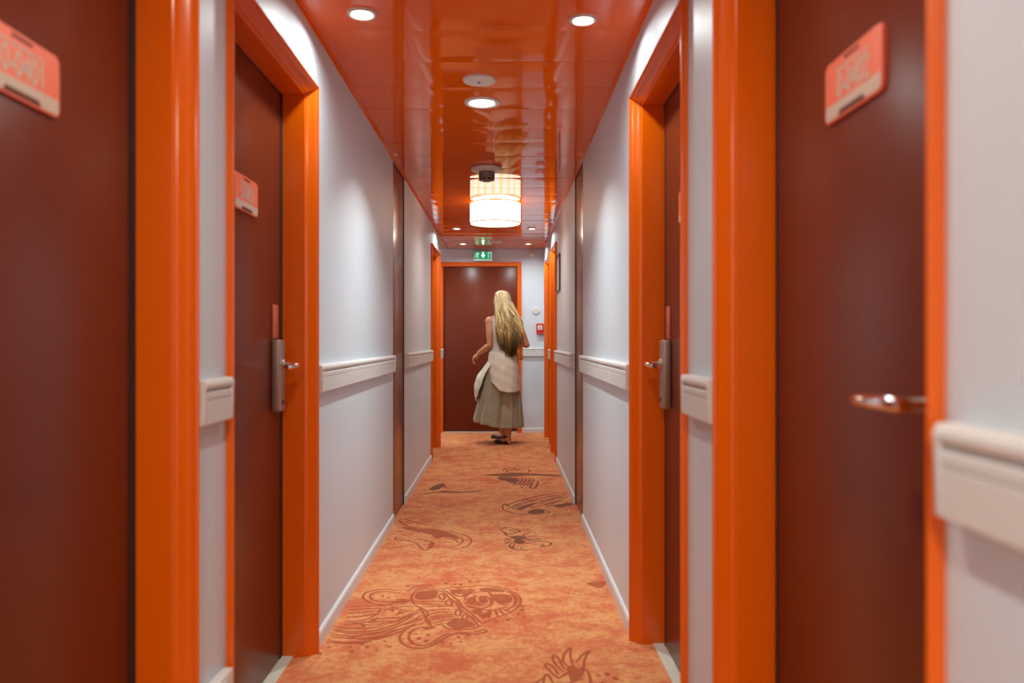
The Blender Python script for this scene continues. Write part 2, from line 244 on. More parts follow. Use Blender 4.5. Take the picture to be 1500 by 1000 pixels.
# ------------------------------------------------------------------ setting: floor
b = box(-DL-.16, DR+.16, YB-.1, YE+.1, -.05, 0); box(-3.0, -DL-.16, YL-.12, YE+.1, -.05, 0, b)
floor = tag(ob('floor', b, CARPET), 'orange carpet printed with brown sea creatures', 'floor', kind='structure')
MOTIFS = {"jellyfish":{"s":[[-0.299,3.671,-0.24,3.692,-0.166,3.708,-0.105,3.723,-0.036,3.701,0.025,3.649,0.064,3.58,0.075,3.5,0.058,3.414,0.023,3.35,-0.026,3.297,-0.068,3.246,-0.09,3.212],[0.011,3.636,0.044,3.591,0.058,3.52,0.042,3.437,0.011,3.386],[-0.301,3.653,-0.268,3.611,-0.243,3.54,-0.21,3.481,-0.189,3.396,-0.162,3.35,-0.135,3.297,-0.115,3.237,-0.102,3.196],[-0.282,3.662,-0.248,3.607,-0.22,3.546,-0.194,3.481,-0.178,3.418,-0.151,3.372,-0.124,3.309,-0.091,3.224],[-0.292,3.58,-0.281,3.607,-0.265,3.56,-0.271,3.52,-0.287,3.54,-0.292,3.58],[-0.256,3.49,-0.243,3.52,-0.227,3.481,-0.233,3.437,-0.25,3.452,-0.256,3.49],[-0.206,3.359,-0.195,3.392,-0.181,3.35,-0.188,3.309,-0.203,3.327,-0.206,3.359],[-0.173,3.306,-0.162,3.332,-0.15,3.297,-0.158,3.268,-0.171,3.28,-0.173,3.306],[-0.298,3.658,-0.353,3.671,-0.398,3.647,-0.414,3.586,-0.41,3.514,-0.39,3.456],[-0.423,3.52,-0.401,3.5,-0.375,3.494,-0.292,3.5,-0.259,3.49],[-0.391,3.471,-0.32,3.461,-0.253,3.461],[-0.325,3.374,-0.276,3.392,-0.227,3.392],[-0.314,3.332,-0.267,3.355,-0.218,3.359],[-0.308,3.297,-0.259,3.327,-0.21,3.332],[-0.301,3.258,-0.256,3.288,-0.202,3.309],[-0.291,3.224,-0.248,3.258,-0.192,3.288],[-0.277,3.196,-0.251,3.224],[-0.389,3.448,-0.353,3.405,-0.33,3.368,-0.317,3.323,-0.325,3.288,-0.307,3.254,-0.296,3.204,-0.277,3.18],[-0.358,3.396,-0.341,3.35,-0.326,3.297,-0.314,3.237,-0.289,3.188],[-0.176,3.506,-0.161,3.591,-0.116,3.628,-0.069,3.622,-0.051,3.54,-0.056,3.452,-0.096,3.405,-0.147,3.433,-0.175,3.49],[-0.125,3.57,-0.132,3.53,-0.114,3.471,-0.091,3.448],[-0.087,3.57,-0.064,3.54,-0.052,3.461],[-0.16,3.429,-0.115,3.401,-0.045,3.383,0.017,3.429],[-0.036,3.377,-0.025,3.309],[-0.018,3.385,-0.002,3.332],[-0.002,3.396,0.023,3.363],[-0.055,3.368,-0.062,3.288],[-0.219,3.679,-0.176,3.643,-0.136,3.653,-0.175,3.611,-0.214,3.653],[-0.251,3.653,-0.201,3.601,-0.168,3.611],[-0.471,3.643,-0.541,3.664,-0.593,3.653,-0.628,3.622,-0.634,3.56,-0.607,3.5,-0.562,3.461,-0.497,3.448,-0.422,3.461],[-0.474,3.615,-0.557,3.632,-0.598,3.601,-0.599,3.55,-0.569,3.506,-0.516,3.49,-0.453,3.506],[-0.443,3.632,-0.417,3.697,-0.386,3.73,-0.353,3.736,-0.334,3.719],[-0.413,3.664,-0.383,3.697,-0.343,3.712],[-0.426,3.49,-0.477,3.49,-0.509,3.448,-0.583,3.437,-0.664,3.429],[-0.662,3.386,-0.595,3.396,-0.528,3.405],[-0.656,3.341,-0.594,3.355,-0.536,3.374],[-0.654,3.297,-0.592,3.309,-0.536,3.338],[-0.655,3.246,-0.588,3.254,-0.539,3.32,-0.527,3.396],[-0.646,3.212,-0.594,3.217,-0.544,3.204],[-0.675,3.156,-0.601,3.132,-0.521,3.14,-0.459,3.188,-0.409,3.254,-0.371,3.341,-0.337,3.377],[-0.665,3.137,-0.573,3.109,-0.491,3.129,-0.435,3.18,-0.369,3.271,-0.344,3.323],[-0.675,3.078,-0.565,3.06,-0.484,3.086,-0.409,3.164,-0.357,3.221],[-0.676,3.044,-0.602,3.021,-0.516,3.041,-0.455,3.078,-0.386,3.168],[-0.675,3.024,-0.583,3.011,-0.503,3.026],[-0.675,3.101,-0.581,3.087,-0.504,3.106,-0.431,3.152],[-0.555,3.271,-0.486,3.288,-0.426,3.292,-0.379,3.359,-0.353,3.405],[-0.556,3.237,-0.491,3.244,-0.421,3.254],[-0.323,3.229,-0.366,3.196,-0.394,3.14,-0.404,3.078,-0.39,3.019,-0.357,2.975,-0.312,2.961,-0.276,2.983,-0.247,3.033,-0.217,3.086,-0.185,3.109,-0.127,3.106,-0.088,3.113,-0.068,3.14,-0.08,3.156,-0.1,3.14,-0.128,3.124,-0.191,3.119],[-0.324,3.188,-0.356,3.156,-0.37,3.101,-0.363,3.048,-0.339,3.004,-0.299,2.99,-0.269,3.026,-0.24,3.086,-0.214,3.112],[-0.674,3.18,-0.607,3.164,-0.538,3.172,-0.49,3.201],[-0.619,3.229,-0.579,3.234,-0.541,3.258,-0.523,3.297],[-0.522,3.212,-0.465,3.229,-0.413,3.285,-0.382,3.332],[-0.511,3.377,-0.478,3.405,-0.431,3.433,-0.392,3.423],[-0.494,3.433,-0.452,3.396,-0.412,3.377],[-0.454,3.323,-0.422,3.359,-0.387,3.377],[-0.562,3.048,-0.497,3.063,-0.446,3.096,-0.405,3.132],[-0.621,3.063,-0.568,3.081,-0.506,3.116],[-0.403,3.204,-0.361,3.254,-0.335,3.288],[-0.38,3.116,-0.356,3.156],[-0.481,3.52,-0.449,3.526,-0.421,3.506],[-0.285,3.423,-0.248,3.437,-0.24,3.456],[-0.303,3.28,-0.269,3.302,-0.213,3.323],[-0.336,3.423,-0.286,3.437,-0.245,3.433],[-0.136,3.461,-0.11,3.448,-0.078,3.448],[-0.042,3.58,-0.009,3.54,0.037,3.56],[-0.034,3.5,-0.002,3.452,0.023,3.448],[-0.058,3.396,-0.072,3.323],[-0.095,3.377,-0.106,3.323],[0.031,3.622,0.05,3.54,0.046,3.471],[-0.083,3.675,-0.049,3.643,-0.009,3.653],[-0.204,3.653,-0.182,3.622,-0.151,3.675],[-0.242,3.628,-0.216,3.58,-0.192,3.56],[-0.249,3.204,-0.223,3.164,-0.182,3.156,-0.13,3.164,-0.093,3.204]],"f":[[-0.4,3.58,-0.394,3.628,-0.364,3.643,-0.305,3.647,-0.305,3.546,-0.345,3.518,-0.392,3.53],[-0.234,3.221,-0.207,3.275,-0.171,3.28,-0.133,3.237,-0.113,3.204,-0.153,3.172,-0.2,3.165],[-0.113,3.671,-0.07,3.692,-0.009,3.664,0.006,3.632,-0.055,3.628,-0.103,3.643],[-0.045,3.591,0.018,3.586,0.04,3.54,0.027,3.481,-0.008,3.467,-0.041,3.506],[-0.168,3.5,-0.152,3.554,-0.135,3.54,-0.127,3.481,-0.142,3.452],[-0.107,3.57,-0.08,3.554,-0.069,3.49,-0.091,3.467,-0.112,3.506],[-0.138,3.374,-0.114,3.396,-0.095,3.374,-0.118,3.332],[-0.106,3.315,-0.07,3.355,-0.064,3.315,-0.083,3.28],[-0.328,3.172,-0.301,3.191,-0.276,3.175,-0.303,3.152],[-0.488,3.475,-0.461,3.514,-0.423,3.52,-0.424,3.481,-0.461,3.467],[-0.192,3.57,-0.168,3.615,-0.142,3.628,-0.172,3.56],[-0.251,3.653,-0.211,3.658,-0.195,3.615,-0.225,3.611]],"d":[-0.577,2.978,-0.538,3.004,-0.513,2.975,-0.456,3.03,-0.429,2.978,-0.473,2.947,-0.563,2.936,-0.345,3.109,-0.328,3.06,-0.295,3.096,-0.297,3.033,-0.235,3.026,-0.201,3.011,-0.177,3.075,-0.163,3.026,-0.138,3.093,-0.453,3.714,-0.313,3.752,-0.275,3.759,-0.229,3.745,-0.26,3.791,-0.162,3.786,-0.12,3.779,-0.202,3.741,0.08,3.433,0.079,3.386,0.062,3.332,0.083,3.306,0.028,3.28,0.016,3.263,-0.032,3.246,-0.677,2.913,-0.585,3.172,-0.566,3.196,-0.528,3.251,-0.493,3.221,-0.474,3.377,-0.441,3.359,-0.547,3.57,-0.518,3.55,-0.133,3.56,-0.658,2.973],"w":0.0125},"crab":{"s":[[-0.023,4.821,0.008,4.873,0.059,4.86,0.098,4.795,0.069,4.743,0.032,4.706,0.008,4.743,-0.013,4.795],[0.002,4.743,0.02,4.669,0.05,4.644],[0.033,4.834,0.052,4.795,0.083,4.802],[-0.004,4.526,0.031,4.549,0.067,4.556],[0.002,4.481,0.037,4.526],[0.008,4.608,0.05,4.62],[0.002,4.573,0.043,4.585],[0.104,4.657,0.13,4.718,0.168,4.769],[0.14,4.644,0.201,4.676],[0.132,4.585,0.21,4.608],[0.137,4.549,0.221,4.585],[0.124,4.492,0.184,4.538,0.22,4.549,0.242,4.538,0.267,4.503,0.255,4.447,0.214,4.436,0.228,4.492],[0.048,4.503,0.031,4.447,0.042,4.392,0.075,4.371,0.12,4.36,0.155,4.381],[0.065,4.469,0.048,4.425],[0.201,4.403,0.238,4.447],[0.094,4.585,0.151,4.608],[0.102,4.549,0.162,4.573]],"f":[[0.038,4.644,0.081,4.676,0.122,4.657,0.134,4.608,0.103,4.585,0.125,4.519,0.089,4.487,0.054,4.519,0.067,4.566],[0.033,4.436,0.053,4.425,0.064,4.381,0.044,4.386]],"d":[0.186,4.743,0.146,4.834,0.076,4.425,0.099,4.403],"w":0.012},"fish":{"s":[[-0.008,5.524,0.006,5.594,0.038,5.576,0.098,5.683,0.19,5.794,0.277,5.89,0.382,5.989,0.486,6.03],[-0.008,5.524,-0.005,5.407,0.03,5.342,0.077,5.278,0.145,5.247,0.213,5.247,0.282,5.278,0.305,5.326,0.254,5.407,0.206,5.423],[0.023,5.423,0.059,5.49,0.126,5.629,0.232,5.738,0.343,5.851,0.473,5.961],[0.079,5.407,0.138,5.524,0.243,5.629,0.27,5.594],[0.058,5.423,0.125,5.576,0.223,5.683],[0.006,5.594,0.024,5.524,0.038,5.576],[0.272,5.629,0.469,5.921],[0.283,5.559,0.47,5.832],[0.288,5.531,0.406,5.683,0.464,5.665],[0.293,5.49,0.475,5.629],[0.362,5.456,0.483,5.552],[0.259,5.665,0.353,5.775,0.431,5.813],[0.135,5.701,0.159,5.757,0.172,5.719],[0.179,5.456,0.267,5.524]],"f":[[0.161,5.326,0.205,5.407,0.267,5.39,0.269,5.294,0.213,5.263,0.173,5.278],[0.359,5.524,0.446,5.629,0.507,5.611,0.469,5.552,0.377,5.473],[0.093,5.423,0.153,5.552,0.227,5.601,0.18,5.507,0.121,5.39]],"d":[0.335,5.247,0.032,5.719,0.427,5.39],"w":0.0145},"prawn_and_shadow":{"s":[[-0.006,7.003,0.012,7.143,0.087,7.184,0.104,7.103,0.039,7.047,0.03,6.937,0.119,6.894,0.209,6.921,0.23,7.03,0.197,7.143,0.141,7.126,0.121,7.03,0.193,7.003],[0.255,6.492,0.28,6.492,0.264,6.308,0.234,6.176,0.204,6.219,0.224,6.353,0.211,6.445],[0.097,6.637,0.122,6.564,0.094,6.398,0.068,6.299],[0.13,6.637,0.154,6.564,0.125,6.398,0.097,6.299],[0.162,6.637,0.186,6.564,0.157,6.398,0.126,6.299],[0.195,6.637,0.218,6.564,0.188,6.398,0.156,6.299],[0.228,6.637,0.251,6.564,0.219,6.398,0.185,6.299]],"f":[[-0.19,6.789,-0.05,6.857,0.047,6.894,0.225,6.862,0.494,6.779,0.489,6.717,0.222,6.768,0.055,6.707,-0.049,6.738],[-0.049,6.687,0.029,6.697,0.114,6.598,0.111,6.445,0.061,6.398,0.011,6.515,-0.035,6.564]],"d":[0.139,6.219,-0.034,7.115],"w":0.016},"lobster":{"s":[[-0.372,4.644,-0.34,4.693,-0.283,4.656,-0.237,4.584,-0.244,4.491,-0.275,4.435,-0.308,4.413],[-0.307,4.391,-0.26,4.38,-0.217,4.413,-0.187,4.514,-0.197,4.619,-0.243,4.705,-0.294,4.743,-0.372,4.794,-0.45,4.833,-0.528,4.859,-0.613,4.94,-0.67,5.081,-0.641,5.111,-0.58,5.038,-0.514,4.968,-0.448,4.954,-0.379,4.968,-0.408,5.01,-0.452,4.996],[-0.62,4.94,-0.531,4.833,-0.466,4.743,-0.385,4.656],[-0.636,4.644,-0.587,4.584,-0.508,4.514,-0.485,4.469,-0.453,4.38,-0.427,4.348,-0.414,4.446,-0.395,4.491],[-0.674,4.38,-0.583,4.424,-0.508,4.469],[-0.668,4.781,-0.607,4.794],[-0.648,5.111,-0.593,5.155,-0.557,5.125],[-0.632,4.656,-0.628,4.584,-0.582,4.549],[-0.5,4.607,-0.397,4.514],[-0.345,4.607,-0.29,4.584,-0.257,4.514],[-0.346,4.537,-0.292,4.514]],"f":[[-0.623,4.913,-0.525,4.833,-0.424,4.82,-0.318,4.73,-0.263,4.631,-0.273,4.584,-0.336,4.644,-0.393,4.607,-0.438,4.705,-0.532,4.781,-0.606,4.833],[-0.422,4.537,-0.391,4.514,-0.398,4.402,-0.428,4.359,-0.42,4.446]],"d":[-0.548,4.705,-0.47,4.781,-0.633,5.831,-0.656,4.491],"w":0.0145},"ray":{"s":[[-0.679,5.897,-0.601,5.96,-0.522,6.029,-0.455,6.07],[-0.478,5.968,-0.526,5.988,-0.599,5.936],[-0.577,6.112,-0.551,6.263,-0.496,6.389,-0.47,6.263,-0.449,6.197]],"f":[[-0.455,6.07,-0.328,6.041,-0.227,6.07,-0.142,6.091,-0.226,6.029,-0.326,6.001,-0.482,6.009],[-0.571,6.133,-0.55,6.254,-0.494,6.366,-0.475,6.285,-0.501,6.154,-0.543,6.091]],"d":[-0.641,5.831,-0.607,5.87],"w":0.016},"anemone":{"s":[[0.23,2.793,0.214,2.836,0.218,2.891,0.233,2.937,0.25,2.972,0.243,2.891,0.245,2.814],[0.26,2.836,0.283,2.891,0.3,2.919,0.32,2.943,0.294,2.869,0.281,2.782],[0.21,2.751,0.191,2.793,0.178,2.858,0.183,2.902,0.2,2.858,0.209,2.793,0.22,2.772],[0.185,2.701,0.163,2.751,0.148,2.803,0.156,2.825,0.178,2.782,0.187,2.731],[0.132,2.653,0.139,2.711,0.151,2.731,0.166,2.662],[0.281,2.782,0.294,2.741,0.292,2.662,0.284,2.606],[0.086,2.625,0.108,2.662,0.135,2.701],[0.185,2.696,0.208,2.726,0.222,2.746],[0.225,2.731,0.245,2.762,0.26,2.741],[0.125,2.588,0.178,2.653,0.219,2.662,0.273,2.701]],"f":[[0.221,2.782,0.245,2.812,0.26,2.782,0.282,2.795,0.276,2.731,0.246,2.687,0.225,2.677,0.225,2.731]],"d":[0.326,2.721,0.381,2.696,0.357,2.731,0.331,2.662,0.243,2.736],"w":0.012},"fin":{"s":[[0.453,3.69,0.483,3.654]],"f":[[0.391,3.756,0.429,3.782,0.49,3.779,0.453,3.69,0.421,3.709]],"d":[],"w":0.008}}  # wide fill by the spiral creature is a shadow band painted on the carpet
def ribbon(bm, P, w0, z):
    n = len(P); pts = []
    # Catmull-Rom refine
    for i in range(n-1):
        p0, p1, p2, p3 = P[max(i-1, 0)], P[i], P[i+1], P[min(i+2, n-1)]
        for k in range(4):
            t = k/4
            pts.append(tuple(.5*((2*p1[j])+(-p0[j]+p2[j])*t+(2*p0[j]-5*p1[j]+4*p2[j]-p3[j])*t*t+(-p0[j]+3*p1[j]-3*p2[j]+p3[j])*t**3) for j in (0, 1)))
    pts.append(P[-1]); m = len(pts); prev = None
    for i, p in enumerate(pts):
        a, c = pts[max(i-1, 0)], pts[min(i+1, m-1)]
        d = Vector((c[0]-a[0], c[1]-a[1])); d = d.normalized() if d.length > 1e-9 else Vector((1, 0))
        ww = w0*.5*(.70+.30*math.sin(PI*min(1, max(0, (i+.6)/(m+.2)))))
        q = Vector((-d.y, d.x))*ww
        zz = z+i*6e-7
        cur = (bm.verts.new((p[0]+q.x, p[1]+q.y, zz)), bm.verts.new((p[0]-q.x, p[1]-q.y, zz)))
        if prev: bm.faces.new((prev[0], prev[1], cur[1], cur[0]))
        prev = cur
def smooth_loop(P):
    o = []; n = len(P)
    for i in range(n):
        p0, p1, p2, p3 = (P[(i+k-1) % n] for k in range(4))
        for k in range(3):
            t = k/3
            o.append(tuple(.5*((2*p1[j])+(-p0[j]+p2[j])*t+(2*p0[j]-5*p1[j]+4*p2[j]-p3[j])*t*t+(-p0[j]+3*p1[j]-3*p2[j]+p3[j])*t**3) for j in (0, 1)))
    return o
def pairs(a): return [(a[i], a[i+1]) for i in range(0, len(a), 2)]
for nm, M in MOTIFS.items():
    bm = bmesh.new(); z = .00015
    for s in M['s']: ribbon(bm, pairs(s), M['w'], z); z += .000003
    for f in M['f']:
        fc = bm.faces.new([bm.verts.new((x, y, z)) for x, y in smooth_loop(pairs(f))]); z += .000003
        bmesh.ops.triangulate(bm, faces=[fc], quad_method='BEAUTY', ngon_method='EAR_CLIP')
    for x, y in pairs(M['d']):
        r = random.uniform(.006, .011); q = random.uniform(.6, 1.1)
        bm.faces.new([bm.verts.new((x+r*math.cos(k*PI/4), y+r*q*1.6*math.sin(k*PI/4), z)) for k in range(8)])
    bmesh.ops.triangulate(bm, faces=bm.faces[:]); bm.normal_update()
    for f in bm.faces:
        if f.normal.z < 0: f.normal_flip()
    me = bpy.data.meshes.new('carpet_motif'); bm.to_mesh(me); bm.free()
    o = link('carpet_motif', me, PRINTD if nm in ('crab', 'fish', 'prawn_and_shadow', 'ray') else PRINT, floor)
    o['label'] = 'brown line drawing of a %s printed on orange carpet' % nm

# ------------------------------------------------------------------ setting: walls
FRAME_H = 2.085
def wall_boxes(x0, x1, y0, y1, opens):
    b = bmesh.new(); y = y0
    for a, c, h in sorted(opens):
        box(x0, x1, y, a, 0, H, b)
        if h < H-.01: box(x0, x1, a, c, h, H, b)
        y = c
    box(x0, x1, y, y1, 0, H, b)
    return b
# door table: number, side, y near, y far (outer frame), latch side in local x, room text
DOORS = [(1, 'l', .850, 1.773, -1, '0-0401'), (2, 'l', 1.995, 2.921, 1, '0-0403'), (3, 'l', 7.59, 8.55, 1, None),
         (4, 'r', .896, 1.826, 1, '0-0402'), (5, 'r', 2.150, 3.043, -1, '0-0404'),
         (6, 'r', 7.46, 8.17, -1, None), (7, 'r', 8.42, 9.42, -1, None)]
FIRE = (5.00, 5.57)
def opens(side):
    o = [(a+.019, c-.019, FRAME_H-.019) for n, s, a, c, *_ in DOORS if s == side]
    return o+[(FIRE[0], FIRE[1], H)]
WT = .16
tag(ob('wall_left', wall_boxes(-DL-WT, -DL, YB, YL, opens('l')), WALL), 'white painted corridor wall on the left with orange framed doors', 'wall', kind='structure')
tag(ob('wall_right', wall_boxes(DR, DR+WT, YB, YE, opens('r')), WALL), 'white painted corridor wall on the right with orange framed doors', 'wall', kind='structure')
EX0, EX1 = -.815, .222               # end door outer frame
b = box(-3.0, EX0+.02, YE, YE+WT, 0, H); box(EX1-.02, DR+WT, YE, YE+WT, 0, H, b); box(EX0+.02, EX1-.02, YE, YE+WT, 2.115, H, b)
tag(ob('wall_end', b, WALL), 'pale end wall around the maroon door', 'wall', kind='structure')
tag(ob('wall_back', box(-DL-WT, DR+WT, YB-.1, YB, 0, H), WALL), 'plain wall behind the camera', 'wall', kind='structure')
b = box(-3.0, -DL-WT, YL-.12, YL, 0, H); box(-3.1, -3.0, YL-.12, YE+WT, 0, H, b)
tag(ob('wall_side_passage', b, WALL), 'white wall of the side passage at the far left corner', 'wall', kind='structure')

# ------------------------------------------------------------------ setting: ceiling of glossy trays
b = box(-DL-WT, DR+WT, YB-.1, YE+WT, H+.012, H+.06); box(-3.1, -DL-WT, YL-.12, YE+WT, H+.012, H+.06, b)
ceiling = tag(ob('ceiling', b, CEILJ), 'glossy orange red ceiling of metal trays', 'ceiling', kind='structure')
def tray_mesh(x0, x1, dy, sag, seed):
    rnd = random.Random(seed); bm = bmesh.new(); nx, ny = 14, 9
    px = [rnd.uniform(0, 6.28) for _ in range(4)]
    g = []
    for j in range(ny+1):
        row = []
        for i in range(nx+1):
            u, v = i/nx, j/ny
            e = min(min(u, 1-u)*(x1-x0), min(v, 1-v)*dy)
            z = sag*(math.sin(PI*v))**1.0 + .00035*math.sin(2.2*2*PI*u+px[0])*math.sin(PI*v) + .0003*math.sin(2*PI*u*1.1+px[1])
            if j in (0, ny): z -= .0006
            row.append(bm.verts.new((x0+u*(x1-x0), v*dy, -z)))
        g.append(row)
    for j in range(ny):
        for i in range(nx): bm.faces.new((g[j][i], g[j+1][i], g[j+1][i+1], g[j][i+1]))
    top = [[bm.verts.new((r[0].co.x, r[0].co.y, .012)), bm.verts.new((r[-1].co.x, r[-1].co.y, .012))] for r in (g[0], g[-1])]
    bm.faces.new([*g[0], top[0][1], top[0][0]]); bm.faces.new([*reversed(g[-1]), top[1][0], top[1][1]])
    me = bpy.data.meshes.new('ceiling_panel'); bm.to_mesh(me); bm.free()
    for f in me.polygons: f.use_smooth = True
    me.set_sharp_from_angle(angle=math.radians(40))
    me.materials.append(CEIL)
    return me
PITCH = .332
trays = [tray_mesh(-DL+.004, DR-.004, PITCH-.0016, .0007+.00012*k, k) for k in range(5)]
y = 2.938-18*PITCH; k = 0
while y < YE-.02:
    me = trays[(k*3+k//5) % 5]
    if y+PITCH > YE:
        me = tray_mesh(-DL+.004, DR-.004, YE-y-.003, .001, 77)
    o = bpy.data.objects.new('ceiling_panel', me); COL.objects.link(o); o.parent = ceiling
    o.location = (0, y+.0008, H); o.rotation_euler = (random.gauss(0, .0012), random.gauss(0, .0006), 0)
    y += PITCH; k += 1
me = tray_mesh(-3.0, -DL-.004, .55, .001, 91)
for q in (0, .555):
    o = bpy.data.objects.new('ceiling_panel', me); COL.objects.link(o); o.parent = ceiling; o.location = (0, YL+.005+q, H)
# angle strips where ceiling meets wall
for side, y0, y1 in (('left', YB, YL), ('right', YB, YE)):
    x = -DL if side == 'left' else DR; s = 1 if side == 'left' else -1
    b = prism([(x, H-.014), (x+s*.006, H-.014), (x+s*.006, H-.004), (x+s*.016, H-.004), (x+s*.016, H-.0005), (x, H-.0005)], y0, y1, 'xz')
    tag(ob('trim_1' if side == 'left' else 'trim_2', b, CEIL, sharp=30), 'thin orange angle strip along the %s ceiling edge' % side, 'trim', kind='structure')

# ------------------------------------------------------------------ baseboards
def baseboard(name, side, y0, y1, label):
    x, r = wall_local(side); c = (y0+y1)/2; L = (y1-y0)/2
    P = [(0, 0), (-.012, 0), (-.012, .048), (-.009, .056), (-.003, .060), (0, .060)]
    e = empty_mesh = ob(name, prism(P, -L, L, 'yz'), BASEB, loc=(x, c, 0), rot=(0, 0, r))
    return tag(e, label, 'baseboard', kind='structure')
baseboard('baseboard_left', 'l', 1.777, 1.991, 'white baseboard strip between the two near left doors')
baseboard('baseboard_left', 'l', 2.925, 4.995, 'white baseboard along the left wall before the brown fire door')
baseboard('baseboard_left', 'l', 5.575, 7.586, 'white baseboard along the left wall beyond the brown fire door')
baseboard('baseboard_left', 'l', 8.554, 8.80, 'short white baseboard at the far left corner')
baseboard('baseboard_left', 'l', YB+.01, .846, 'white baseboard on the left wall beside the camera')
baseboard('baseboard_right', 'r', 1.830, 2.146, 'white baseboard strip between the two near right doors')
baseboard('baseboard_right', 'r', 3.047, 4.995, 'white baseboard along the right wall before the brown fire door')
baseboard('baseboard_right', 'r', 5.575, 7.456, 'white baseboard along the right wall beyond the brown fire door')
baseboard('baseboard_right', 'r', 8.174, 8.416, 'short white baseboard between the two far right doors')
baseboard('baseboard_right', 'r', YB+.01, .892, 'white baseboard on the right wall beside the camera')
P = [(0, 0), (-.012, 0), (-.012, .048), (-.009, .056), (-.003, .060), (0, .060)]
tag(ob('baseboard_end', prism(P, EX1+.002, DR, 'yz'), BASEB, loc=(0, YE, 0)), 'white baseboard on the end wall right of the maroon door', 'baseboard', kind='structure')

# ------------------------------------------------------------------ chair rails
RZ0, RZ1 = .957, 1.060
def rail_profile(d=.027):
    h = RZ1-RZ0; P = [(0, RZ0+.002), (-.003, RZ0), (-d+.003, RZ0), (-d, RZ0+.003)]
    P += [(-d, RZ0+.055), (-d+.004, RZ0+.0575), (-d, RZ0+.060)]
    P += [(-d, RZ0+.072), (-d+.003, RZ0+.0755), (-d+.009, RZ0+.0765), (-d+.009, RZ0+.079), (-d+.003, RZ0+.081)]
    P += [(-d-.002, RZ0+.085), (-d-.0035, RZ0+.091), (-d-.001, RZ0+.098), (-d+.005, RZ0+.1025), (-.004, RZ1), (0, RZ1)]
    return P
ntrim = [2]
def rail(side, y0, y1, label):
    x, r = wall_local(side); c = (y0+y1)/2; L = (y1-y0)/2; ntrim[0] += 1
    b = prism(rail_profile(), -L+.008, L-.008, 'yz')
    Pc = rail_profile(.0255)                                     # end caps
    e = ob('trim_%d' % ntrim[0], b, WHITE, loc=(x, c, 0), rot=(0, 0, r), sharp=25)
    for a0, a1 in ((-L, -L+.008), (L-.008, L)):
        P = [(0, RZ0-.001), (-.020, RZ0-.001), (-.0285, RZ0+.004), (-.0295, RZ0+.080), (-.0315, RZ0+.091), (-.027, RZ1), (-.004, RZ1+.002), (0, RZ1+.002)]
        ob('end_cap', prism(P, a0, a1, 'yz', bev=.0015), WHITE, e, sharp=35)
    return tag(e, label, 'chair rail', kind='structure')
rail('l', 1.782, 1.968, 'short white grooved chair rail between the two near left doors')
rail('l', 2.930, 4.93, 'white grooved chair rail on the left wall before the brown fire door')
rail('l', 5.60, 7.55, 'white grooved chair rail on the left wall beyond the brown fire door')
rail('l', 8.56, 8.79, 'stub of white chair rail at the far left corner')
rail('l', YB+.05, .84, 'white chair rail on the left wall beside the camera')
rail('r', 1.835, 2.105, 'short white grooved chair rail between the two near right doors')
rail('r', 3.055, 4.96, 'white grooved chair rail on the right wall before the brown fire door')
rail('r', 5.60, 7.43, 'white grooved chair rail on the right wall beyond the brown fire door')
rail('r', 8.18, 8.41, 'stub of white chair rail between the two far right doors')
rail('r', YB+.05, .868, 'blurred white chair rail right of the nearest right door')
ntrim[0] += 1
tag(ob('trim_%d' % ntrim[0], prism(rail_profile(), EX1+.01, DR-.002, 'yz'), WHITE, loc=(0, YE, 0), sharp=25), 'white chair rail on the end wall beside the red call point', 'chair rail', kind='structure')

# ------------------------------------------------------------------ doors
#   (u inwards from the outer frame edge, v out of the wall)
PROFILE = [(0, -.001), (0, .016), (.0012, .0190), (.004, .020), (.0065, .0188), (.0075, .0165), (.0085, .0130), (.0105, .0125), (.0130, .0105), (.019, .002),
           (.031, -.0135), (.0330, -.0150), (.0345, -.0200), (.0365, -.0210), (.0400, -.0225), (.0418, -.0250), (.042, -.030), (.042, -.112), (.030, -.112)]
def door_frame(parent, w, h):
    bm = bmesh.new(); rows = []
    for u, v in PROFILE:
        rows.append([bm.verts.new(p) for p in ((-w/2+u, -v, 0), (-w/2+u, -v, h-u), (w/2-u, -v, h-u), (w/2-u, -v, 0))])
    for a, c in zip(rows, rows[1:]):
        for k in range(3): bm.faces.new((a[k], a[k+1], c[k+1], c[k]))
    return ob('door_frame', bm, ORANGE, parent, sharp=28)
def number_plate(parent, txt, depth, latch):
    y = depth
    pw, ph = .22, .108; z0 = 1.548
    plate = ob('number_plate', prism(rrect(-pw/2, pw/2, z0, z0+ph, .012), y-.0075, y, 'xz', bev=.001), CORAL, parent, sharp=30)
    plate['label'] = 'coral room number plate with pale strip'
    q = y-.0076
    ob('pale_strip', prism([(-pw/2+.004, z0+.010), (-pw/2+.010, z0+.004), (pw/2-.010, z0+.004), (pw/2-.004, z0+.010), (pw/2-.004, z0+.030), (-pw/2+.004, z0+.030)], q-.0006, q, 'xz'), BEIGE, plate)
    ob('slot', prism([(-.028, z0+ph-.011), (.028, z0+ph-.011), (.028, z0+ph-.006), (-.028, z0+ph-.006)], q-.0008, q, 'xz'), SLOT, plate)
    ob('slot', prism([(-.052, z0+.004), (.052, z0+.004), (.046, z0+.013), (-.046, z0+.013)], q-.0010, q, 'xz'), SLOT, plate)
    text('lettering', txt, .060, BEIGE, plate, (.004, q-.0004, z0+.054), (PI/2, 0, 0), sx=.74, off=.0009)
    bm = bmesh.new(); rnd = random.Random(3); x = -.062          # tiny illegible line above the number
    while x < .062:
        wd = rnd.choice((.003, .005, .006)); hh = rnd.choice((.006, .006, .009))
        box(x, x+wd, q-.0005, q, z0+.081, z0+.081+hh, bm); x += wd+rnd.choice((.0018, .0018, .0022, .006))
    ob('small_print', bm, BEIGE, plate)
    return plate
